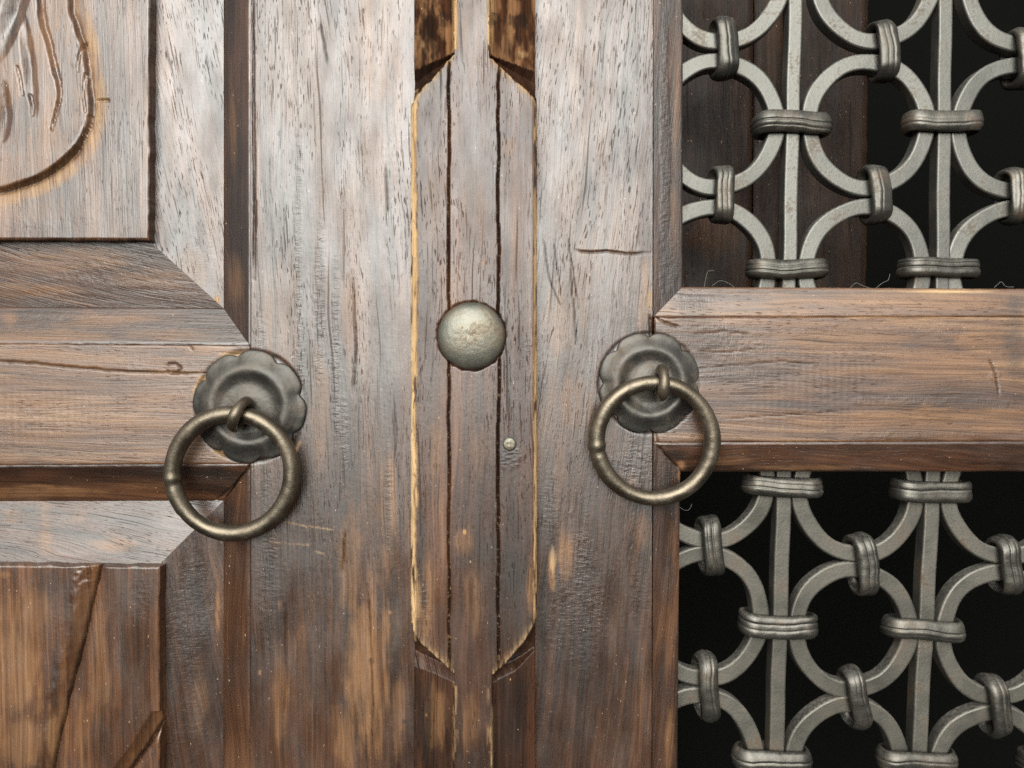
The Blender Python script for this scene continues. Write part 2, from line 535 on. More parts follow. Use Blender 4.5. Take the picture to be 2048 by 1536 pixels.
f_stile_l = dict(
    chatter=[(790, 330, 40, 120, 1), (640, 480, 60, 80, .4)],
    wear=[(735, 1330, 60, 190, .75), (700, 1120, 28, 150, .55), (690, 1480, 30, 90, .6), (775, 1000, 22, 170, .5), (640, 830, 20, 140, .45), (700, 640, 18, 120, .4),
          (560, 1400, 16, 110, .45), (745, 330, 40, 130, .35), (640, 300, 26, 160, .3), (545, 170, 20, 140, .25), (560, 1210, 5, 16, 1.0), (520, 1345, 4, 7, 1.0), (780, 1225, 4, 5, 1), (795, 1440, 16, 100, .5), (600, 120, 70, 200, .28), (750, 90, 60, 170, .42), (700, 420, 40, 120, .28), (560, 620, 40, 120, .25)],
    dark=[(580, 1160, 70, 150, .45), (620, 1330, 40, 120, .4), (760, 215, 38, 32, .35), (640, 330, 30, 45, .3), (600, 110, 14, 150, .25), (745, 1322, 7, 9, .8), (808, 1443, 6, 6, .9), (535, 1000, 40, 70, .5),
          (770, 1010, 14, 90, .4), (811, 232, 4, 12, .8), (808, 289, 6, 8, .9), (720, 1420, 14, 40, .4), (625, 840, 20, 120, .3)],
    tear=[(597, 470, 10, 330, .8), (640, 560, 12, 260, .9), (672, 700, 10, 230, .8), (600, 720, 10, 160, .6), (520, 720, 16, 120, .5), (780, 990, 10, 120, .6), (535, 1150, 30, 200, .35), (690, 880, 10, 110, .6)],
    cracks=[([(505, -40), (506, 200), (509, 420), (508, 560)], 3.2, 7), ([(735, 1170), (742, 1270), (746, 1400), (742, 1536)], 2.8, 3), ([(570, 1210), (573, 1350), (566, 1440)], 2.8, 3),
            ([(690, 1060), (684, 1150)], 2.6, 3), ([(705, 540), (712, 700), (706, 790)], 2.6, 3), ([(640, 40), (655, 130)], 2.6, 2.5), ([(770, 330), (776, 430)], 2.6, 2.5)])
f_rail_l = dict(
    chatter=[(80, 830, 200, 80, 1), (250, 720, 100, 30, .6)],
    wear=[(110, 720, 170, 26, .5), (60, 800, 130, 22, .4), (250, 850, 120, 20, .35), (380, 700, 60, 10, .3), (402, 765, 5, 20, 1), (300, 790, 60, 12, .3), (90, 870, 120, 16, .4)],
    dark=[(340, 705, 40, 12, .4), (120, 905, 160, 14, .35), (250, 775, 50, 14, .25), (480, 700, 30, 10, .5)],
    tear=[(300, 730, 110, 26, .3), (60, 840, 100, 60, .35), (380, 800, 40, 40, .4)],
    bare=[(408, 765, 6, 22, .8), (460, 708, 30, 5, .8), (600, 880, 5, 12, .9)],
    cracks=[([(-40, 722), (60, 726), (150, 736), (260, 744), (345, 746), (420, 748)], 3.0, 5), ([(330, 737), (338, 728), (350, 727), (360, 736), (355, 747), (341, 748), (334, 741)], 3.2, 5),
            ([(380, 690), (385, 700)], 2.6, 5)])
def circ(cx, cy, r, a0=0, a1=360, n=48):
    return [(cx + r * math.cos(math.radians(a)), cy - r * math.sin(math.radians(a))) for a in np.linspace(a0, a1, n)]
f_stile_l['cracks'].append((circ(500, 813, 111), 6, 2))
f_stile_l['scratch'] = [([(568, 1044), (600, 1050), (640, 1056), (668, 1060)], 2.2, .5), ([(540, 1083), (580, 1088), (620, 1089)], 2.2, .4), ([(600, 885), (594, 897), (588, 905)], 5, .7), ([(632, 1104), (650, 1107)], 2, .4)]
f_rail_l['cracks'].append((circ(500, 813, 111), 6, 2))
f_rail_l['scratch'] = [(circ(500, 813, 114, 150, 166, 8), 5, .9), (circ(500, 813, 113, 118, 128, 6), 4, .8), (circ(500, 813, 112, 232, 242, 6), 5, .9)]
patch('stile', LL, M['stile_l'], [(500, TOP, 0), (948, TOP, 0), (948, BOT, 0), (497, BOT, 0)], 2.6, True, f_stile_l, None, 60, 3.5, (0, 0, 0, 1), 1)

patch('rail', LL, M['rail_l'], [(LFT, 683, 0), (499, 690, 0), (499, 929, 0), (LFT, 935, 0)], 2.6, False, f_rail_l, None, 60, 4, (1, 0, 1, 0), 2)

DM = -35   # depth at the foot of the mouldings
f_mv = dict(wear=[(470, 560, 18, 60, .35), (465, 250, 10, 120, .25)], dark=[(455, 1040, 30, 40, .8), (470, 1130, 20, 40, .3)], tear=[(470, 940, 30, 60, .7), (470, 660, 25, 40, .6)],
            cracks=[([(445, 1000), (470, 970), (500, 930)], 3, 5)])
patch('moulding', LL, M['mould_v'], [(445, TOP, DM), (500, TOP, 0), (500, 690, 0), (445, 614, DM)], 2.8, True, f_mv, None, 25, 2.5, (0, 1, 0, 1), 3)
f_mh = dict(wear=[(190, 640, 120, 20, .45), (60, 672, 200, 16, .6), (330, 670, 120, 14, .5), (20, 640, 20, 16, .5)], dark=[(60, 628, 60, 14, .7), (120, 640, 50, 14, .6), (420, 640, 70, 22, .5)], tear=[(80, 635, 60, 18, .3)])
patch('moulding', LL, M['mould_h'], [(LFT, 607, DM), (445, 614, DM), (499, 690, 0), (LFT, 683, 0)], 2.8, False, f_mh, None, 25, 2.5, (1, 0, 1, 0), 4)
f_ml = dict(wear=[(50, 985, 160, 16, .7), (300, 970, 90, 10, .2)], dark=[(430, 960, 60, 40, .7), (300, 950, 200, 20, .3)], tear=[(470, 960, 40, 40, .8)],
            cracks=[([(430, 1003), (470, 970), (505, 925)], 3, 6)])
patch('moulding', LL, M['mould_h'], [(LFT, 935, 0), (499, 929, 0), (445, 1003, DM), (LFT, 1006, DM)], 2.8, False, f_ml, None, 25, 2.5, (1, 0, 1, 0), 5)
patch('moulding', LL, M['mould_v'], [(445, 1003, DM), (499, 929, 0), (495, BOT, 0), (443, BOT, DM)], 2.8, True, f_mv, None, 25, 2.5, (0, 1, 0, 1), 6)

# upper panel: carved field standing proud of its sloping margins
HF, HS = 8, -18
arc = smooth_line([(120, -640), (140, -200), (142, 0), (150, 40), (166, 88), (173, 115), (178, 160), (184, 205), (180, 240), (168, 275), (150, 305), (120, 333), (80, 358), (40, 372), (0, 382), (-100, 386), (-220, 350), (-320, 250), (-360, 100), (-370, -640)], 8)
G1 = smooth_line([(84, -200), (84, 0), (88, 45), (100, 90), (112, 140), (119, 170), (121, 195), (115, 220), (106, 262)], 6)
G2 = smooth_line([(170, 85), (160, 115), (156, 145)], 6)
def carve_up(X, Y, A):
    h = np.zeros(X.shape)
    m = (X < 330)
    x = X + (fbm(X / 18, Y / 18, 3) - .5) * 4
    y = Y + (fbm(X / 18, Y / 18, 9) - .5) * 4
    d, fr = pdist(x, y, arc)
    ins = inside(x, y, arc)
    s = np.where(ins, d, -d)
    hw_ = 4 + 9 * sstep(230, 320, Y)
    h += hw_ * sstep(-1.5, 2.5, s)
    h -= 5 * np.exp(-np.clip(-s, 0, 200) / 14) * (~ins)
    h -= 6 * np.exp(-(s / 4.0) ** 2) * (1 - .7 * sstep(230, 300, Y))
    for (P, wd, dp, a) in ((G1, 9, 10, 1), (G2, 5, 6, 1)):
        dd, f = pdist(x, y, P)
        t = np.clip(1 - dd / (wd * np.clip(1.25 - f, .25, 1)), 0, 1)
        h -= dp * t
        A['wear'] = np.maximum(A['wear'], np.clip(t * 2, 0, .75) * (fbm(X / 7, Y / 25, 4) > .42))
    for (cx, cy, rx, ry, dp, tl) in ((10, 225, 16, 66, 9, .03), (30, 20, 26, 110, 10, -.30), (60, 130, 14, 110, 7, .12), (-60, 100, 30, 160, 12, 0), (-130, 160, 18, 120, 10, -.1)):
        xx = x - cx - (y - cy) * tl
        r = np.clip(1 - np.hypot(xx / rx, (y - cy) / ry), 0, 1)
        h -= dp * 1.3 * r
    for P in ([(36, 135), (44, 165), (47, 190)], [(62, 190), (66, 212), (66, 232)], [(194, 201), (216, 200)], [(172, 150), (168, 190), (172, 225)]):
        dd, f = pdist(x, y, np.array(P, float))
        h -= 5 * np.clip(1 - dd / 3.2, 0, 1)
    # rubbed-bare wood along the outside of the carved curve
    band = sstep(0, 1, 1.25 - np.abs(-s - 15) / 19) * (~ins)
    patchy = sstep(.36, .6, fbm(X / 26, Y / 60, 14))
    A['bare'] = np.maximum(A['bare'], band * patchy * .38)
    A['wear'] = np.maximum(A['wear'], band * .7)
    A['wear'] = np.maximum(A['wear'], ins * .5 * sstep(.42, .68, fbm(X / 34, Y / 80, 44)))
    A['wear'] = np.maximum(A['wear'], .55 * np.exp(-((X - 74) / 9) ** 2 - ((Y - 160) / 55) ** 2))
    return h
f_pu = dict(wear=[(120, 300, 60, 40, .3), (30, 330, 70, 30, .3), (140, 60, 18, 60, .3), (60, 420, 120, 30, .25)], dark=[(225, 170, 22, 110, .25), (30, 60, 30, 90, .3), (260, 430, 60, 30, .2)],
            tear=[(60, 450, 120, 20, .25), (170, 440, 40, 20, .3)])
PU = patch('panel', LL, M['panel'], [(LFT, TOP, HF), (303, TOP, HF), (297, 480, HF), (LFT, 478, HF)], 2.6, True, f_pu, carve_up, 27, 3.0, (0, 1, 1, 0), 7, jag=5)
PU['label'] = 'carved upper panel with a curved groove'
f_bu = dict(wear=[(330, 120, 14, 200, .3), (380, 540, 40, 60, .4), (434, 602, 8, 10, 1), (340, 300, 16, 150, .3)], bare=[(434, 600, 7, 12, 1.0)], dark=[(395, 170, 36, 200, .3), (385, 450, 30, 80, .35)], tear=[(400, 500, 40, 90, .3)])
patch('panel_bevel', PU, M['bevel_v'], [(290, TOP, HS), (449, TOP, DM), (449, 618, DM), (290, 474, HS)], 2.8, True, f_bu, None, 15, 0, (0, 0, 0, 0), 8)
f_bb = dict(wear=[(150, 520, 150, 30, .4), (40, 580, 120, 20, .4), (300, 560, 100, 24, .35)], dark=[(250, 590, 120, 16, .3), (60, 500, 100, 12, .3)], tear=[(220, 545, 190, 45, .35)])
patch('panel_bevel', PU, M['bevel_h'], [(LFT, 472, HS), (290, 474, HS), (449, 618, DM), (LFT, 611, DM)], 2.8, False, f_bb, None, 15, 0, (0, 0, 0, 0), 9)

# lower panel
HF, HS = 20, -6
def carve_low(X, Y, A):
    h = np.zeros(X.shape)
    w = (fbm(X / 20, Y / 20, 6) - .5) * 9
    xg = np.interp(Y, [1100, 1130, 1200, 1280, 1340, 1400, 1470, 1536, 2140], [200, 197, 181, 164, 147, 131, 116, 101, -60]) + w * .5
    dx = X - xg
    wl_ = 34 + w * 1.5
    h += -17 * sstep(0, 1.25, 1 + dx / wl_) / .896 * (dx < 0) - (17 * np.exp(-dx / 6) + 0) * (dx >= 0)
    xg = np.interp(Y, [1420, 1450, 1490, 1536, 2140], [340, 320, 294, 262, -160]) + w * .5
    dx = X - xg
    h += (-20 * np.clip(1 + dx / 34, 0, 1) * (dx < 0) - 20 * np.exp(-np.clip(dx, 0, 99) / 6) * (dx >= 0)) * (Y > 1425)
    xg = np.interp(Y, [1130, 1300, 1536], [-40, -130, -260])
    dx = X - xg
    h += -15 * np.clip(1 + dx / 30, 0, 1) * (dx < 0) - 15 * np.clip(1 - dx / 8, 0, 1) * (dx >= 0)
    for xa, ya in (([200, 197, 181, 164, 147, 131, 116, 101, -60], [1100, 1130, 1200, 1280, 1340, 1400, 1470, 1536, 2140]), ([340, 320, 294, 262, -160], [1420, 1450, 1490, 1536, 2140])):
        dx = X - np.interp(Y, ya, xa) - w * .5
        t = np.exp(-(dx / (3.0 + 1.5 * fbm(X / 20, Y / 30, 17))) ** 2) * (Y > ya[0])
        h -= 9 * t
        A['dark'] = np.maximum(A['dark'], np.clip(t * 1.4, 0, .9))
        A['matte'] = np.maximum(A['matte'], np.clip(t * 1.4, 0, 1))
        fl = np.clip(1 + dx / 34, 0, 1) * (dx < 0) * (Y > ya[0])
        A['wear'] = np.maximum(A['wear'], fl * .5 * sstep(.3, .55, fbm(X / 10, Y / 60, 19)))
    # hacked corner at the head of the carving
    t = np.clip(1 - np.hypot((X - 168) / 26, (Y - 1150) / 46), 0, 1)
    h += t * (fbm(X / 14, Y / 10, 15) - .7) * 8
    e = np.exp(-((X - np.interp(Y, [1130, 1280, 1400, 1536], [160, 128, 98, 66])) / 8) ** 2)
    h += e * (fbm(X / 18, Y / 22, 16) - .5) * 2
    return h
f_pl = dict(wear=[(30, 1330, 60, 150, .75), (70, 1240, 30, 90, .5), (40, 1480, 50, 70, .6), (150, 1260, 12, 80, .55), (100, 1480, 14, 70, .8), (200, 1330, 24, 160, .4), (165, 1450, 16, 90, .5), (10, 1150, 14, 10, .6)],
            dark=[(270, 1330, 40, 180, .35), (230, 1470, 50, 70, .45), (100, 1170, 60, 30, .4), (285, 1180, 40, 50, .4), (135, 1190, 14, 60, .5), (110, 1350, 10, 90, .5)],
            tear=[(120, 1300, 18, 160, .15), (280, 1190, 26, 60, .3)])
PL = patch('panel', LL, M['panel_low'], [(LFT, 1124, HF), (318, 1134, HF), (318, BOT, HF), (LFT, BOT, HF)], 2.1, True, f_pl, carve_low, 27, 3.0, (1, 1, 0, 0), 10, jag=5)
PL['label'] = 'carved lower panel with slanting cuts'
f_lt = dict(wear=[(90, 1060, 16, 60, .45), (225, 1090, 46, 16, .7), (160, 1030, 30, 20, .4), (20, 1030, 30, 20, .4), (400, 1050, 30, 40, .4)], dark=[(280, 1050, 60, 40, .3), (40, 1090, 60, 24, .25)])
patch('panel_bevel', PL, M['bevel_h'], [(LFT, 1003, DM), (449, 999, DM), (308, 1140, HS), (LFT, 1136, HS)], 2.8, False, f_lt, None, 15, 0, (0, 0, 0, 0), 11)
f_lr = dict(wear=[(436, 1230, 5, 60, .9), (400, 1400, 18, 90, .3), (435, 1060, 14, 26, .5)], dark=[(380, 1250, 50, 170, .35), (400, 1450, 40, 80, .3)], tear=[(380, 1250, 60, 180, .45), (380, 1450, 50, 90, .35)])
patch('panel_bevel', PL, M['bevel_v'], [(308, 1140, HS), (449, 999, DM), (446, BOT, DM), (308, BOT, HS)], 2.8, True, f_lr, None, 15, 0, (0, 0, 0, 0), 12)

# ------------------------------------------------------------------ right door leaf
RL = thing('right_door_leaf', 'right brown wooden door leaf framing two grilled openings', 'door', wp(1700, BOT, 0))
f_stile_r = dict(
    wear=[(1290, 610, 18, 70, .5), (1170, 560, 40, 130, .4), (1120, 640, 40, 90, .35), (1130, 1110, 22, 60, .7), (1105, 1140, 10, 40, .9), (1290, 560, 8, 60, .6), (1180, 250, 40, 120, .25), (1250, 980, 30, 40, .4), (1150, 800, 50, 70, .35), (1280, 1060, 26, 50, .25), (1115, 930, 16, 80, .3), (1150, 90, 50, 120, .22), (1240, 440, 50, 90, .28), (1140, 400, 40, 120, .3)],
    dark=[(1200, 1320, 120, 200, .5), (1100, 1000, 26, 120, .5), (1090, 800, 16, 120, .5), (1230, 950, 50, 40, .5), (1250, 330, 40, 140, .3), (1120, 300, 24, 100, .25), (1160, 1160, 60, 60, .4), (1270, 1000, 30, 40, .5), (1085, 1300, 10, 300, .5)],  # slim upright band beside the cover strip is its shadow, painted in
    tear=[(1160, 1200, 70, 180, .55), (1270, 930, 40, 60, .8), (1100, 1020, 26, 100, .4), (1270, 640, 30, 40, .3), (1280, 1180, 30, 90, .3)],
    bare=[(1300, 600, 5, 26, .9), (1105, 1120, 6, 30, .5)],
    cracks=[([(1150, 500), (1180, 506), (1215, 503), (1250, 508), (1300, 506)], 2.8, 4), ([(1085, 470), (1100, 560), (1125, 620)], 2.2, 1.5), ([(1135, 470), (1150, 560), (1155, 600)], 2.0, 1.5), ([(1300, 630), (1303, 690)], 3, 7),
            ([(1305, 860), (1316, 890)], 3, 6), ([(1140, 520), (1150, 640), (1155, 690)], 2.0, 1.5), ([(1108, 480), (1124, 600)], 2.0, 1.5)])
f_stile_r['cracks'].append((circ(1298, 766, 100), 5, 2))
patch('stile', RL, M['stile_r'], [(951, TOP, 0), (1307, TOP, 0), (1302, BOT, 0), (951, BOT, 0)], 2.6, True, f_stile_r, None, 60, 2.0, (0, 0, 0, 0), 13)

DB = -14
f_rail_r = dict(
    chatter=[(1620, 770, 160, 90, 1), (1560, 850, 100, 30, .7)],
    wear=[(1680, 680, 160, 34, .55), (1880, 720, 100, 34, .55), (1700, 740, 120, 14, .45), (1850, 835, 180, 22, .7), (1640, 850, 120, 12, .5), (1990, 840, 80, 26, .6), (1950, 690, 60, 40, .5), (1560, 790, 70, 10, .35), (1780, 640, 120, 6, .5), (1400, 660, 60, 10, .25)],
    dark=[(1400, 700, 90, 50, .35), (1900, 810, 150, 10, .5), (1380, 640, 60, 14, .5), (2030, 690, 24, 80, .5), (1900, 680, 20, 10, .5), (1800, 870, 120, 12, .4), (1460, 735, 160, 8, .35)],
    tear=[(1430, 690, 110, 60, .75), (1480, 740, 120, 20, .4), (1800, 800, 200, 14, .5), (1990, 750, 12, 30, .8), (2020, 815, 40, 16, .6), (1840, 870, 160, 10, .5), (1900, 660, 60, 20, .4)],
    bare=[(1710, 634, 30, 3, .8), (1850, 637, 160, 3, .45)],
    cracks=[([(1312, 632), (1330, 645), (1360, 655)], 3, 5), ([(1400, 735), (1480, 730), (1560, 722), (1640, 728)], 2.0, 1.5), ([(1440, 838), (1600, 828), (1700, 820)], 1.8, 1.2), ([(1980, 720), (1992, 750), (1998, 790)], 3.2, 4),
            ([(1380, 668), (1450, 663), (1500, 668)], 2.2, 1.8), ([(1390, 700), (1440, 705), (1520, 698)], 2.0, 1.5), ([(1310, 862), (1318, 890)], 3, 6)])
f_rail_r['cracks'].append((circ(1298, 766, 100), 5, 2))
f_rail_r['scratch'] = [([(1940, 700), (1980, 705)], 2, .4)]
patch('rail', RL, M['rail_r'], [(1309, 634, 0), (RGT, 632, 0), (RGT, 882, 0), (1308, 886, 0)], 2.6, False, f_rail_r, None, 60, 4, (1, 0, 1, 1), 14)
f_bt = dict(wear=[(1700, 600, 220, 18, .55), (1560, 612, 120, 12, .4), (1900, 605, 120, 20, .5)], bare=[(1880, 583, 110, 5, .9)], dark=[(1380, 610, 50, 30, .6), (2030, 610, 26, 30, .6), (1480, 620, 120, 8, .4), (1640, 590, 60, 8, .3)], tear=[(1380, 600, 60, 30, .7)])
patch('moulding', RL, M['rail_r'], [(1366, 573, DB), (RGT, 580, DB), (RGT, 632, 0), (1307, 634, 0)], 2.8, False, f_bt, None, 46, 2.5, (1, 0, 1, 0), 15)
f_bl = dict(wear=[(1600, 935, 150, 6, .4), (1362, 930, 9, 12, .9), (1450, 920, 60, 12, .3)], dark=[(1340, 910, 40, 30, .7), (1750, 900, 300, 14, .35)], tear=[(1350, 915, 40, 30, .7), (1800, 915, 240, 18, .4)],
            cracks=[([(1312, 888), (1335, 915), (1360, 940)], 3.2, 7)])
patch('moulding', RL, M['mould_h'], [(1307, 886, 0), (RGT, 882, 0), (RGT, 943, DB), (1361, 944, DB)], 2.8, False, f_bl, None, 46, 2.5, (1, 0, 1, 0), 16)
f_vt = dict(wear=[(1352, 200, 8, 200, .5), (1350, 440, 8, 100, .35)], dark=[(1330, 380, 12, 200, .35), (1340, 560, 30, 50, .4)], tear=[(1331, 300, 12, 330, 1.0), (1335, 520, 26, 90, .7)])
patch('moulding', RL, M['stile_r'], [(1307, TOP, 0), (1367, TOP, DB), (1366, 573, DB), (1307, 634, 0)], 2.6, True, f_vt, None, 46, 2.5, (0, 1, 0, 0), 17)
f_vb = dict(wear=[(1340, 1480, 12, 70, .5), (1335, 1250, 8, 120, .35), (1345, 1080, 8, 50, .3), (1360, 950, 6, 14, .9)], dark=[(1330, 980, 30, 50, .5), (1330, 1380, 24, 100, .3)], tear=[(1335, 950, 30, 50, .6), (1335, 1400, 20, 60, .4)])
patch('moulding', RL, M['stile_r'], [(1307, 886, 0), (1361, 944, DB), (1350, BOT, DB), (1302, BOT, 0)], 2.6, True, f_vb, None, 46, 2.5, (0, 1, 0, 0), 18)

# ------------------------------------------------------------------ cover strip over the meeting stiles
HT, HL = 50, 28
def smi(X, xs, ys):
    P = smooth_line(list(zip(xs, ys)), 6)
    return np.interp(X, P[:, 0], P[:, 1])
yl_c = lambda X: np.where(X < 946, smi(X, [800, 812, 820, 828, 842, 863, 882, 908], [260, 235, 216, 203, 182, 160, 137, 109]), smi(X, [974, 1011, 1037, 1058, 1074, 1090], [109, 144, 168, 187, 208, 240]))
yl_l = lambda X: np.where(X < 946, smi(X, [800, 828, 905, 908], [145, 131, 96, 96]), smi(X, [976, 1069, 1090], [99, 134, 144]))
yb_c = lambda X: np.where(X < 946, smi(X, [800, 818, 826, 840, 862, 885, 906], [1180, 1228, 1262, 1284, 1305, 1325, 1347]), smi(X, [986, 1000, 1020, 1040, 1055, 1072, 1090], [1350, 1338, 1316, 1292, 1272, 1236, 1200]))
yb_v = lambda X: np.where(X < 946, smi(X, [800, 820, 906], [1302, 1310, 1350]), smi(X, [986, 1000, 1040, 1068, 1090], [1354, 1344, 1326, 1308, 1298]))
yb_l = lambda X: np.where(X < 946, smi(X, [800, 820, 860, 906], [1330, 1338, 1352, 1374]), smi(X, [986, 995, 1030, 1062, 1075], [1374, 1368, 1350, 1316, 1300]))
def strip_h(X, Y, A):
    nz = (fbm(X / 5, Y / 40, 4) - .5)
    x = X + (fbm(X / 40, Y / 16, 5) - .5) * 3.0
    y = Y + nz * np.where(Y > 700, 3.0, 6.0)
    mid = (x > 908) & (x < np.where(Y < 700, 979, 985))
    h = np.full(X.shape, 0.0)
    # shoulders above and below, cut down to the lower level
    top = ~mid & (y < yl_c(x))
    tt = np.clip((y - yl_l(x)) / np.maximum(yl_c(x) - yl_l(x), 1), 0, 1)
    ht = np.where(y < yl_l(x), HL - HT, np.where(tt < .30, HL - HT - 12 * (tt / .30), (HL - HT - 12) * (1 - ((tt - .30) / .70) ** 1.3)))
    h = np.where(top, ht, h)
    bot = ~mid & (y > yb_c(x))
    h1 = (HL - HT - 14) * np.clip((y - yb_c(x)) / np.maximum(yb_v(x) - yb_c(x), 1), 0, 1) ** .7
    h2 = HL - HT - 14 + 14 * np.clip((y - yb_v(x)) / np.maximum(yb_l(x) - yb_v(x), 1), 0, 1)
    h = np.where(bot, np.where(y < yb_v(x), h1, h2), h)
    # slanting arrises beside the middle rib
    for e in (908, 985):
        pass
    # the two scribed grooves
    for xs in (898, 997):
        g = xs + (fbm(Y / 60, Y * 0 + xs, 8) - .5) * 6 + (fbm(Y / 9, Y * 0 + xs, 9) - .5) * 1.0
        t = np.clip(1 - np.abs(X - g) / 2.7, 0, 1) * ((Y > 122) & (Y < 1345))
        h = h - 10 * t * (.65 + .6 * fbm(Y / 30, Y * 0, 12))
        A['dark'] = np.maximum(A['dark'], np.clip(t * 1.6, 0, .9))
        A['matte'] = np.maximum(A['matte'], np.clip(t * 3, 0, 1))
        fk = (t > .1) & (fbm(X / 3, Y / 5 + xs, 18, 2) > .74)
        A['bare'] = np.maximum(A['bare'], fk * .7)
    # outer long edges, rubbed round
    wl_ = 17 * (.6 + .8 * fbm(Y / 50, Y * 0, 21))
    el = np.clip(1 - (X - 819) / wl_, 0, 1) * ((Y > 170) & (Y < 1290))
    h = h - 9 * el ** 1.5
    er = np.clip(1 - (1074 - X) / 9, 0, 1) * ((Y > 190) & (Y < 1250))
    h = h - 6 * er ** 1.5
    A['bare'] = np.maximum(A['bare'], np.clip(el * 2.6, 0, 1) * sstep(.26, .46, fbm(X / 6, Y / 45, 23)))
    A['bare'] = np.maximum(A['bare'], np.clip(er * 2.2, 0, .9) * sstep(.38, .58, fbm(X / 5, Y / 45, 24)))
    # raw wood on the cut edges
    for (yc, sg) in ((yl_c, 1), (yb_c, -1)):
        dd = (Y - yc(x)) * sg
        t = np.exp(-np.clip(dd, 0, 99) / 8) * (dd > -3) * ~mid
        A['bare'] = np.maximum(A['bare'], t * .9 * sstep(.3, .5, fbm(X / 4, Y / 18, 25)))
    for e, wd in ((908, 9), (982, 8)):
        sgn = 1 if e == 908 else -1
        t = np.clip(1.5 - 1.5 * np.abs((X - e) - sgn * 2) / wd, 0, 1) * ((Y < 98) | (Y > 1372))
        A['bare'] = np.maximum(A['bare'], t * np.where(Y < 300, 1.0, .45) * sstep(np.where(Y < 300, .25, .45), np.where(Y < 300, .45, .65), fbm(X / 6, Y / 40, 26)))
    # grime packed round the big nail
    rd = np.hypot(X - 943, Y - 672) + (fbm(X / 12, Y / 12, 61) - .5) * 8
    t = np.clip(1 - np.abs(rd - 67) / 4.5, 0, 1)
    A['dark'] = np.maximum(A['dark'], t * .85)
    A['matte'] = np.maximum(A['matte'], t)
    h = h - 2.5 * t
    rd = np.hypot(X - 1019, Y - 888) + (fbm(X / 6, Y / 6, 62) - .5) * 6
    t = np.clip(1 - np.abs(rd - 14) / 5, 0, 1)
    A['dark'] = np.maximum(A['dark'], t * .8)
    # sides fall away
    out = (X < 819 + np.where((Y < 200) | (Y > 1250), 6, 0)) | (X > 1074 - np.where((Y < 190) | (Y > 1250), 3, 0))
    h = np.where(out, -HT - 6, h)
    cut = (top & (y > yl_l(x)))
    A['dark'] = np.maximum(A['dark'], cut * .45)  # shade of the blocked sky put into the notch colour, over unvarnished wood
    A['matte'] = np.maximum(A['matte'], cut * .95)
    A['matte'] = np.maximum(A['matte'], (top & ~cut) * .8)
    A['matte'] = np.maximum(A['matte'], (bot & (y > yb_l(x))) * .5)
    A['matte'] = np.maximum(A['matte'], (bot & (y > yb_v(x)) & (y <= yb_l(x))) * .5)
    A['wear'] = np.where(top & ~cut, np.maximum(A['wear'], sstep(.38, .62, fbm(X / 16, Y / 50, 27)) * .8), A['wear'])
    A['dark'] = np.where(top & ~cut, np.maximum(A['dark'] * .6, sstep(.56, .68, fbm(X / 14, Y / 30, 28)) * .7), A['dark'])
    return h
f_st = dict(wear=[(945, 60, 30, 120, .35), (860, 420, 24, 120, .25), (1030, 420, 20, 140, .22), (945, 400, 26, 120, .22), (1020, 290, 16, 24, .45), (930, 1080, 20, 40, .6), (870, 900, 20, 90, .4), (860, 1180, 18, 90, .5), (945, 1200, 24, 90, .45), (940, 1450, 24, 70, .4), (1060, 1180, 8, 60, .8), (870, 1440, 26, 80, .4), (960, 900, 24, 70, .3), (848, 1240, 18, 50, .7), (968, 525, 5, 9, .9)],
            dark=[(1020, 1140, 50, 60, .5), (930, 1120, 40, 30, .4), (1020, 910, 30, 22, .5), (850, 1460, 18, 110, .8), (1030, 1450, 34, 110, .6), (850, 70, 20, 30, .8), (1010, 85, 28, 26, .8), (1050, 690, 22, 30, .4), (1000, 60, 10, 30, .6), (840, 110, 20, 20, .7), (940, 450, 20, 100, .2), (860, 560, 20, 120, .2)],
            bare=[(1045, 100, 14, 10, .5), (930, 1064, 4, 5, 1), (842, 78, 5, 9, .9), (850, 1440, 3, 6, .9), (834, 1200, 14, 50, .6)],
            tear=[(1020, 915, 26, 26, .8), (850, 1220, 20, 60, .5), (1055, 690, 18, 30, .5)])
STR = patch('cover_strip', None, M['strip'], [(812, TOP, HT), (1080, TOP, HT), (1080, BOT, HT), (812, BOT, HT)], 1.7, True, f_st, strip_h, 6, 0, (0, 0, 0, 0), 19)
tag(STR, 'narrow upright wooden strip with two scribed lines covering the gap between the door leaves', 'door strip')

# ------------------------------------------------------------------ nails
def lathe(c, prof, n, wob=None, lobes=None, rot=0.0):
    """profile of (radius, height) in pixels about an axis through c = (px, py, depth) towards the viewer"""
    c0 = wp(*c)
    k = (DP - c[2]) / DP
    V = []
    for i in range(n):
        a = 2 * math.pi * i / n
        for j, (r, h) in enumerate(prof):
            rr = r; hh = h
            if lobes:
                rr, hh = lobes(r, h, a + rot)
            if wob:
                hh += wob(rr * math.cos(a), rr * math.sin(a), j)
            V.append(c0 + np.array([rr * math.cos(a) * S * k, -hh * S, rr * math.sin(a) * S * k]))
    return np.array(V), grid_faces(n, len(prof), True, False)

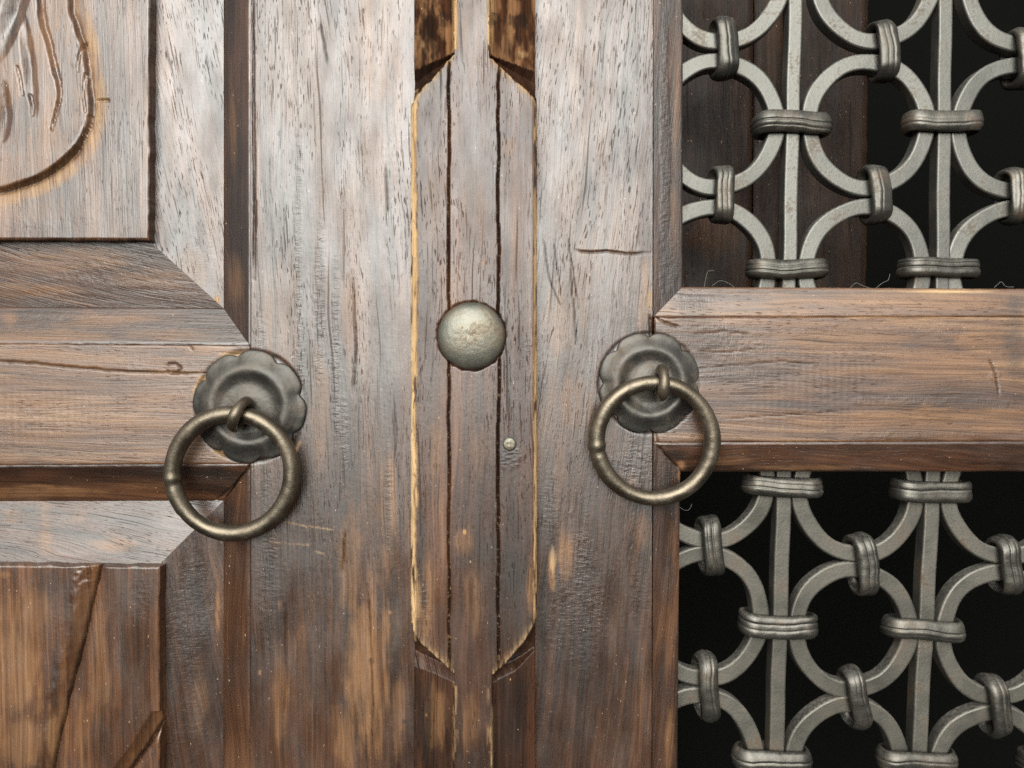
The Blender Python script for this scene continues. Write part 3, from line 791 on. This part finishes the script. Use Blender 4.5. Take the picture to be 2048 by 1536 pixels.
def dome_wob(x, y, j):
    t = math.exp(-(x * x + y * y) / 600)
    return float((fbm(np.array(x / 11), np.array(y / 11), 31) - .5) * 3.5 * t + (fbm(np.array(x / 9), np.array(y / 9), 33) - .5) * 0.8)
prof = [(67, -3), (67.5, 1), (66, 4)] + [(66 * math.cos(t), 4 + 21 * math.sin(t)) for t in np.linspace(0.12, math.pi / 2 - .02, 26)] + [(0.3, 25)]
V, F = lathe((943, 672, HT), prof, 96, dome_wob)
tag(mesh('domed_nail', V, F, M['nail'], None, True, None, wp(943, 672, HT)), 'large round domed pale bronze nail head on the middle strip', 'nail')
prof = [(13.5, -3), (13.8, 2), (12.6, 4)] + [(12.4 * math.cos(t), 4 + 2.5 * math.sin(t)) for t in np.linspace(0.2, math.pi / 2 - .02, 8)] + [(0.2, 6.5)]
V, F = lathe((1019, 888, HT), prof, 32, lambda x, y, j: float((vn(x / 5, y / 5, 3) - .5) * 1.5))
tag(mesh('small_nail', V, F, M['nail'], None, True, None, wp(1019, 888, HT)), 'tiny flat pale nail head low on the middle strip', 'nail')

# ------------------------------------------------------------------ ring handles
def handle(label, rc, R, rot, eye, edir, ring, rr, tr_, weld, seed):
    base = wp(rc[0], rc[1] + R, 0)
    T = thing('ring_handle', label, 'door handle', base, 'ring handles on the two door leaves')
    def lob(r, h, a):
        f = r / R
        c8 = abs(math.cos(4 * a))            # rounded petals with pinched notches
        amt = 0.085 * (1 - c8 ** 0.8) if False else 0
        s = abs(math.sin(4 * a))
        dip = (1 - s) ** 1.9
        if f > .72:
            t = (f - .72) / .28
            r = r * (1 - 0.10 * dip * t * t)
            h = h + (0.8 * s - 0.8 * dip) * math.sin(min(t, 1) * math.pi * .8)
        return r, h
    pts = smooth_line([(1.0, 0), (1.0, 4), (.97, 6), (.88, 8.5), (.80, 12), (.72, 16), (.66, 17.5), (.60, 16.5), (.53, 13), (.46, 10.2), (.39, 9.3), (.32, 10), (.24, 11.5), (.14, 12.8), (.02, 13)], 4)
    prof = [(p[0] * R, p[1]) for p in pts]
    V, F = lathe((rc[0], rc[1], 0.5), [(R * .98, -2.5)] + prof, 160, lambda x, y, j: float((fbm(np.array(x / 22), np.array(y / 22), seed) - .5) * 1.5), lob, rot)
    mesh('backplate', V, F, M['rosette'], T)
    # eye that carries the ring
    de = 46.0
    e = np.array([edir[0], 0, edir[1]], float); e /= np.linalg.norm(e)
    ce = wp(eye[0], eye[1], de)
    out = np.array([0, -1.0, 0])
    er = tr_ + 10.5
    P = []; rad = []
    for t in np.linspace(-2.2, 4.0, 40):
        P.append(ce + (math.cos(t) * e * er * 1.0 + math.sin(t) * out * er * 1.02) * S)
        rad.append(10.8 + 1.2 * math.sin(t * 3 + seed))
    tail = [ce - out * 40 * S + e * 5 * S, ce - out * 30 * S + e * 1 * S]
    P = tail + P[2:-2] + [ce - out * 30 * S - e * 3 * S, ce - out * 40 * S - e * 2 * S]
    rad = [11, 11] + rad[2:-2] + [11, 11]
    P = smooth_line(P, 3)
    rad = np.interp(np.linspace(0, 1, len(P)), np.linspace(0, 1, len(rad)), rad)
    V, F = tube(P, rad * S, 16)
    mesh('staple', V, F, M['ring'], T)
    # ring, hanging with its lower edge nearer the wood
    n = 150
    d_top, d_bot = de, 27.0
    cx, cy = ring
    P = []; rad = []
    for i in range(n):
        a = 2 * math.pi * i / n
        x = cx + rr * math.cos(a); y = cy - rr * math.sin(a)
        d = d_top + (d_bot - d_top) * (y - (cy - rr)) / (2 * rr)
        P.append(wp(x, y, d))
        r = tr_ * (1 + .05 * math.sin(2 * a + seed) + .03 * math.sin(5 * a + seed))
        w = ((a - weld + math.pi) % (2 * math.pi) - math.pi) * rr
        r += 2.0 * math.exp(-(w / 7) ** 2) - 1.4 * math.exp(-((w - 13) / 6) ** 2)
        rad.append(r * S)
    V, F = tube(P, rad, 22, True)
    V = V + ((fbm(V[:, 0] / S / 9, V[:, 2] / S / 9, seed + 3) - .5) * 1.3 * S)[:, None]
    mesh('ring', V, F, M['ring'], T)
    return T
handle('tilted dark bronze ring handle on flower plate, left door leaf', (500, 813), 113, math.radians(-13), (480, 829), (.42, .9), (464.5, 947), 119.5, 16.3, math.radians(184), 3)
handle('dark bronze ring handle on upright flower plate, right door leaf beside the grilles', (1298, 766), 102, 0.0, (1323, 767), (.03, 1), (1309, 881), 115.5, 15.5, math.radians(185), 8)

# ------------------------------------------------------------------ iron grilles
GF = -62.0       # front plane of bars and rings
TH = 32.0        # thickness of the square stock
def rsec(w, t, b=3.0):
    """rounded rectangle section: w across, t deep from the front plane back"""
    P = []
    for (sx, sy, a0) in ((1, 0, 0), (-1, 0, 90), (-1, 1, 180), (1, 1, 270)):
        cx = sx * (w / 2 - b); cy = (-b if sy == 0 else -(t - b))
        ring_ = []
        for q in (0, 45, 90):
            a = math.radians(a0 + q)
            ring_.append((cx + b * math.cos(a), cy + b * math.sin(a)))
        a, e = math.radians(a0), math.radians(a0 + 90)     # support loops keep the faces flat
        ring_.insert(0, (ring_[0][0] - 1.5 * math.cos(e), ring_[0][1] - 1.5 * math.sin(e)))
        ring_.append((ring_[-1][0] - 1.5 * math.cos(a), ring_[-1][1] - 1.5 * math.sin(a)))
        P += ring_
    return P

def g_ring(T, cx, cy, rx, ry, seed):
    c = wp(cx, cy, GF); k = (DP - GF) / DP
    w = 33.0
    sec = rsec(w, TH, 3.5)
    n = 84
    V = []
    ph = random.uniform(0, 6)
    for i in range(n):
        a = 2 * math.pi * i / n
        j = 1.3 * math.sin(3 * a + ph) + 0.8 * math.sin(7 * a + 2 * ph)
        ww = 1 + .035 * math.sin(5 * a + ph * 3)
        tw = 0.05 * math.sin(2 * a + ph)
        for (r, d) in sec:
            r2 = r * ww - d * tw; d2 = d + r * tw
            R1 = rx - w / 2 + r2 + j; R2 = ry - w / 2 + r2 + j
            V.append(c + np.array([R1 * math.cos(a) * k, -(d2), R2 * math.sin(a) * k]) * S)
    return mesh('ring', V, grid_faces(n, len(sec)), T_MAT[T.name], T)

def g_bar(T, pts, w):
    P = smooth_line(pts, 10)
    sec = rsec(w, TH + 2, 3.0)
    V = []
    for i, (x, y) in enumerate(P):
        c = wp(x, y, GF + 1)
        j = .8 * math.sin(i * .7)
        for (r, d) in sec:
            V.append(c + np.array([(r + j) , -d, 0]) * S)
    return mesh('bar', V, grid_faces(len(P), len(sec), False, True), T_MAT[T.name], T)

def g_collar(T, cx, cy, length, width, horiz, tilt=0.0, yaw=0.0, seed=0, deep=TH + 14):
    """forged band wrapped round the stock: a flattened loop with two soft ridges"""
    t = 11.0
    k = (DP - GF) / DP
    Lh = (length * k) / 2 - t; dh = deep / 2
    cr = min(dh, 20)
    path = []
    for (sx, sy, a0) in ((1, 1, 0), (-1, 1, 90), (-1, -1, 180), (1, -1, 270)):
        for q in range(0, 91, 15):
            a = math.radians(a0 + q)
            path.append((sx * (Lh - cr) + cr * math.cos(a), sy * (dh - cr) + cr * math.sin(a), math.cos(a), math.sin(a)))
    dense = []
    for i in range(len(path)):
        p = np.array(path[i]); q_ = np.array(path[(i + 1) % len(path)])
        m = max(1, int(np.hypot(*(q_[:2] - p[:2])) / 6))
        for s in range(m):
            dense.append(p + (q_ - p) * s / m)
    hw = width * k / 2
    rs = np.random.RandomState(seed)
    cz = rs.uniform(-.35, .3); cd_ = rs.uniform(.14, .28)          # every collar has its own crease
    hw *= rs.uniform(.93, 1.05); t *= rs.uniform(.9, 1.2)
    prof = [(p_, max(0.0, 1 - abs(p_) ** 3) ** .5 * (1.05 + .12 * math.sin(3 * p_ + seed)) - cd_ * math.exp(-((p_ - cz) / .07) ** 2) - .5 * cd_ * math.exp(-((p_ - cz - .5) / .06) ** 2)) for p_ in np.linspace(-1, 1, 27)]
    ph = rs.uniform(0, 6, 6)
    c = wp(cx, cy, GF - TH / 2 + 2)
    ct, st_ = math.cos(tilt), math.sin(tilt)
    cyw, syw = math.cos(yaw), math.sin(yaw)
    V = []
    flip = rs.choice([-1, 1])
    for i, (pu, pd, nu, nd) in enumerate(dense):
        s = i / len(dense) * 2 * math.pi
        gw = .10 * math.sin(2 * s + ph[0]) + .03 * math.sin(5 * s + ph[1]) + .01 * math.sin(13 * s + ph[5])
        am = 1 + .05 * math.sin(4 * s + ph[2]) + .02 * math.sin(13 * s + ph[3])
        wob = 1.5 * math.sin(2 * s + ph[4])
        for (pw, po) in prof:
            ww = (pw + (gw if abs(pw) < .9 else gw * .3)) * hw * flip + wob
            oo = po * t * am
            uu = pu + nu * oo; dd = pd + nd * oo
            if horiz:
                x, z = uu, ww
            else:
                x, z = ww, uu
            x, dd2 = x * cyw - dd * syw, x * syw + dd * cyw
            x, z = x * ct - z * st_, x * st_ + z * ct
            V.append(c + np.array([x, -dd2, z]) * S)
    F = grid_faces(len(dense), len(prof), True, True)
    return mesh('collar', V, F, M['collar'], T)

GR = 'iron grilles in the right door leaf'
GU = thing('iron_grille', 'grey iron grille of linked rings above the cross rail', 'grille', wp(1720, 575, GF), GR)
T_MAT = {GU.name: M['iron']}
for i, (x, y) in enumerate([(1447, -44), (1752, -46), (2054, -36), (1436, 247), (1737, 248), (2036, 257), (1422, 540), (1731, 540), (2026, 544)]):
    g_ring(GU, x, y, 134, 143, i)
for p in ([(1603, TOP), (1591.5, 0), (1586, 250), (1580.5, 515), (1578, 610)], [(1898, TOP), (1892, 0), (1889.5, 250), (1887, 515), (1886, 612)], [(2194, TOP), (2190, 0), (2188, 250), (2186, 612)]):
    g_bar(GU, p, 29)
for i, (x, y, l, w, tl) in enumerate([(1582, 251, 155, 43, .0), (1883, 248, 156, 42, .01), (1573, 540, 158, 40, .0), (1876, 538, 160, 38, .01), (2184, 248, 156, 42, 0), (2180, 540, 156, 42, 0)]):
    g_collar(GU, x, y, l, w, True, -tl, random.uniform(-.05, .05), 20 + i)
for i, (x, y, l, w, tl) in enumerate([(1446, 98, 124, 44, .03), (1763, 104, 122, 44, .10), (2038, 119, 118, 44, .03), (1441, 390, 118, 42, .02), (1748, 390, 118, 43, .08), (2024, 393, 114, 46, .08)]):
    g_collar(GU, x, y, l, w, False, tl, -.12, 40 + i)

GL = thing('iron_grille', 'grey iron grille of linked rings below the cross rail', 'grille', wp(1700, BOT, GF), GR)
T_MAT[GL.name] = M['iron_low']
for i, (x, y, rx, ry) in enumerate([(1420, 962, 134, 136), (1718, 985, 133, 141), (2014, 990, 131, 140), (1408, 1233, 133, 141), (1707, 1260, 130, 137), (2001, 1271, 130, 141), (1398, 1517, 132, 141), (1696, 1534, 127, 140), (1986, 1550, 130, 140)]):
    g_ring(GL, x, y, rx, ry, i + 10)
for p in ([(1570, 905), (1568, 1003), (1561, 1250), (1553, 1513), (1535, BOT)], [(1869, 905), (1864.5, 1024), (1853, 1260), (1839, 1513), (1808, BOT)], [(2160, 905), (2155, 1024), (2142, 1260), (2124, 1513), (2090, BOT)]):
    g_bar(GL, p, 32)
for i, (x, y, l, w, tl) in enumerate([(1563, 971, 157, 42, .05), (1860, 981, 160, 42, .03), (1555, 1247, 158, 46, .05), (1845, 1254, 158, 44, .04), (1543, 1514, 155, 46, .03), (1832, 1516, 160, 46, .03), (2116, 1524, 158, 46, .02), (2150, 985, 158, 42, .02), (2134, 1262, 158, 42, .02)]):
    g_collar(GL, x, y, l, w, True, -tl, random.uniform(-.05, .05), 60 + i)
for i, (x, y, l, w, tl) in enumerate([(1418, 1091, 120, 42, .09), (1722, 1128, 122, 42, .12), (2006, 1130, 118, 44, .10), (1411, 1372, 134, 40, .06), (1706, 1394, 124, 42, .14), (1984, 1410, 122, 44, .10)]):
    g_collar(GL, x, y, l, w, False, tl, -.12, 80 + i)

# ------------------------------------------------------------------ wooden shutter inside the dark room
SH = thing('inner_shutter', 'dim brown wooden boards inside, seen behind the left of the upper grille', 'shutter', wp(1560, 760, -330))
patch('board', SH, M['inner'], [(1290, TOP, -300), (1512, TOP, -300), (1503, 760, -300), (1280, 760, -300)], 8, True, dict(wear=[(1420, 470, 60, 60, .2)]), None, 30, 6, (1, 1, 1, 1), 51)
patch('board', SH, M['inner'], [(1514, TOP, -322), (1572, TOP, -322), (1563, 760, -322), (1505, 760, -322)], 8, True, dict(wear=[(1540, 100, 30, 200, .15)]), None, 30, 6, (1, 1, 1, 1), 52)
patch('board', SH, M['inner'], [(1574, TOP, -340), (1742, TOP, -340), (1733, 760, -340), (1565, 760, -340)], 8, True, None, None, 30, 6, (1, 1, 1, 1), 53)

# ------------------------------------------------------------------ lint caught on the rail and the grille
def lint(pts, label, d=-36):
    P = smooth_line([wp(*p) for p in pts], 8)
    V, F = tube(P, 0.45 * S, 6)
    tag(mesh('lint_fibre', V, F, M['lint'], None, True, None, P[0]), label, 'lint', 'lint fibres caught on the door')
lint([(1424, 572, -34), (1436, 563, -30), (1446, 562, -28), (1458, 567, -26), (1470, 576, -24), (1477, 588, -22)], 'pale arched lint fibre on the rail below the upper grille, nearest the stile')
lint([(1408, 575, -36), (1412, 555, -40), (1416, 543, -44), (1428, 541, -46)], 'pale upright lint fibre standing on the rail edge beside the arched one')
lint([(1700, 576, -40), (1712, 566, -42), (1726, 572, -40), (1738, 575, -38)], 'pale curled lint fibre on the rail between the two upper bars')
lint([(1752, 576, -40), (1765, 566, -44), (1776, 560, -46), (1780, 548, -48)], 'pale lint fibre rising off the rail just left of the second upper bar')
lint([(1988, 576, -40), (2002, 564, -44), (2012, 573, -42), (2028, 574, -40)], 'pale looped lint fibre on the rail at the right edge of the picture')
lint([(1357, 1012, -38), (1368, 1020, -40), (1378, 1019, -42), (1384, 1008, -44)], 'grey lint fibre hanging below the right ring at the frame edge')
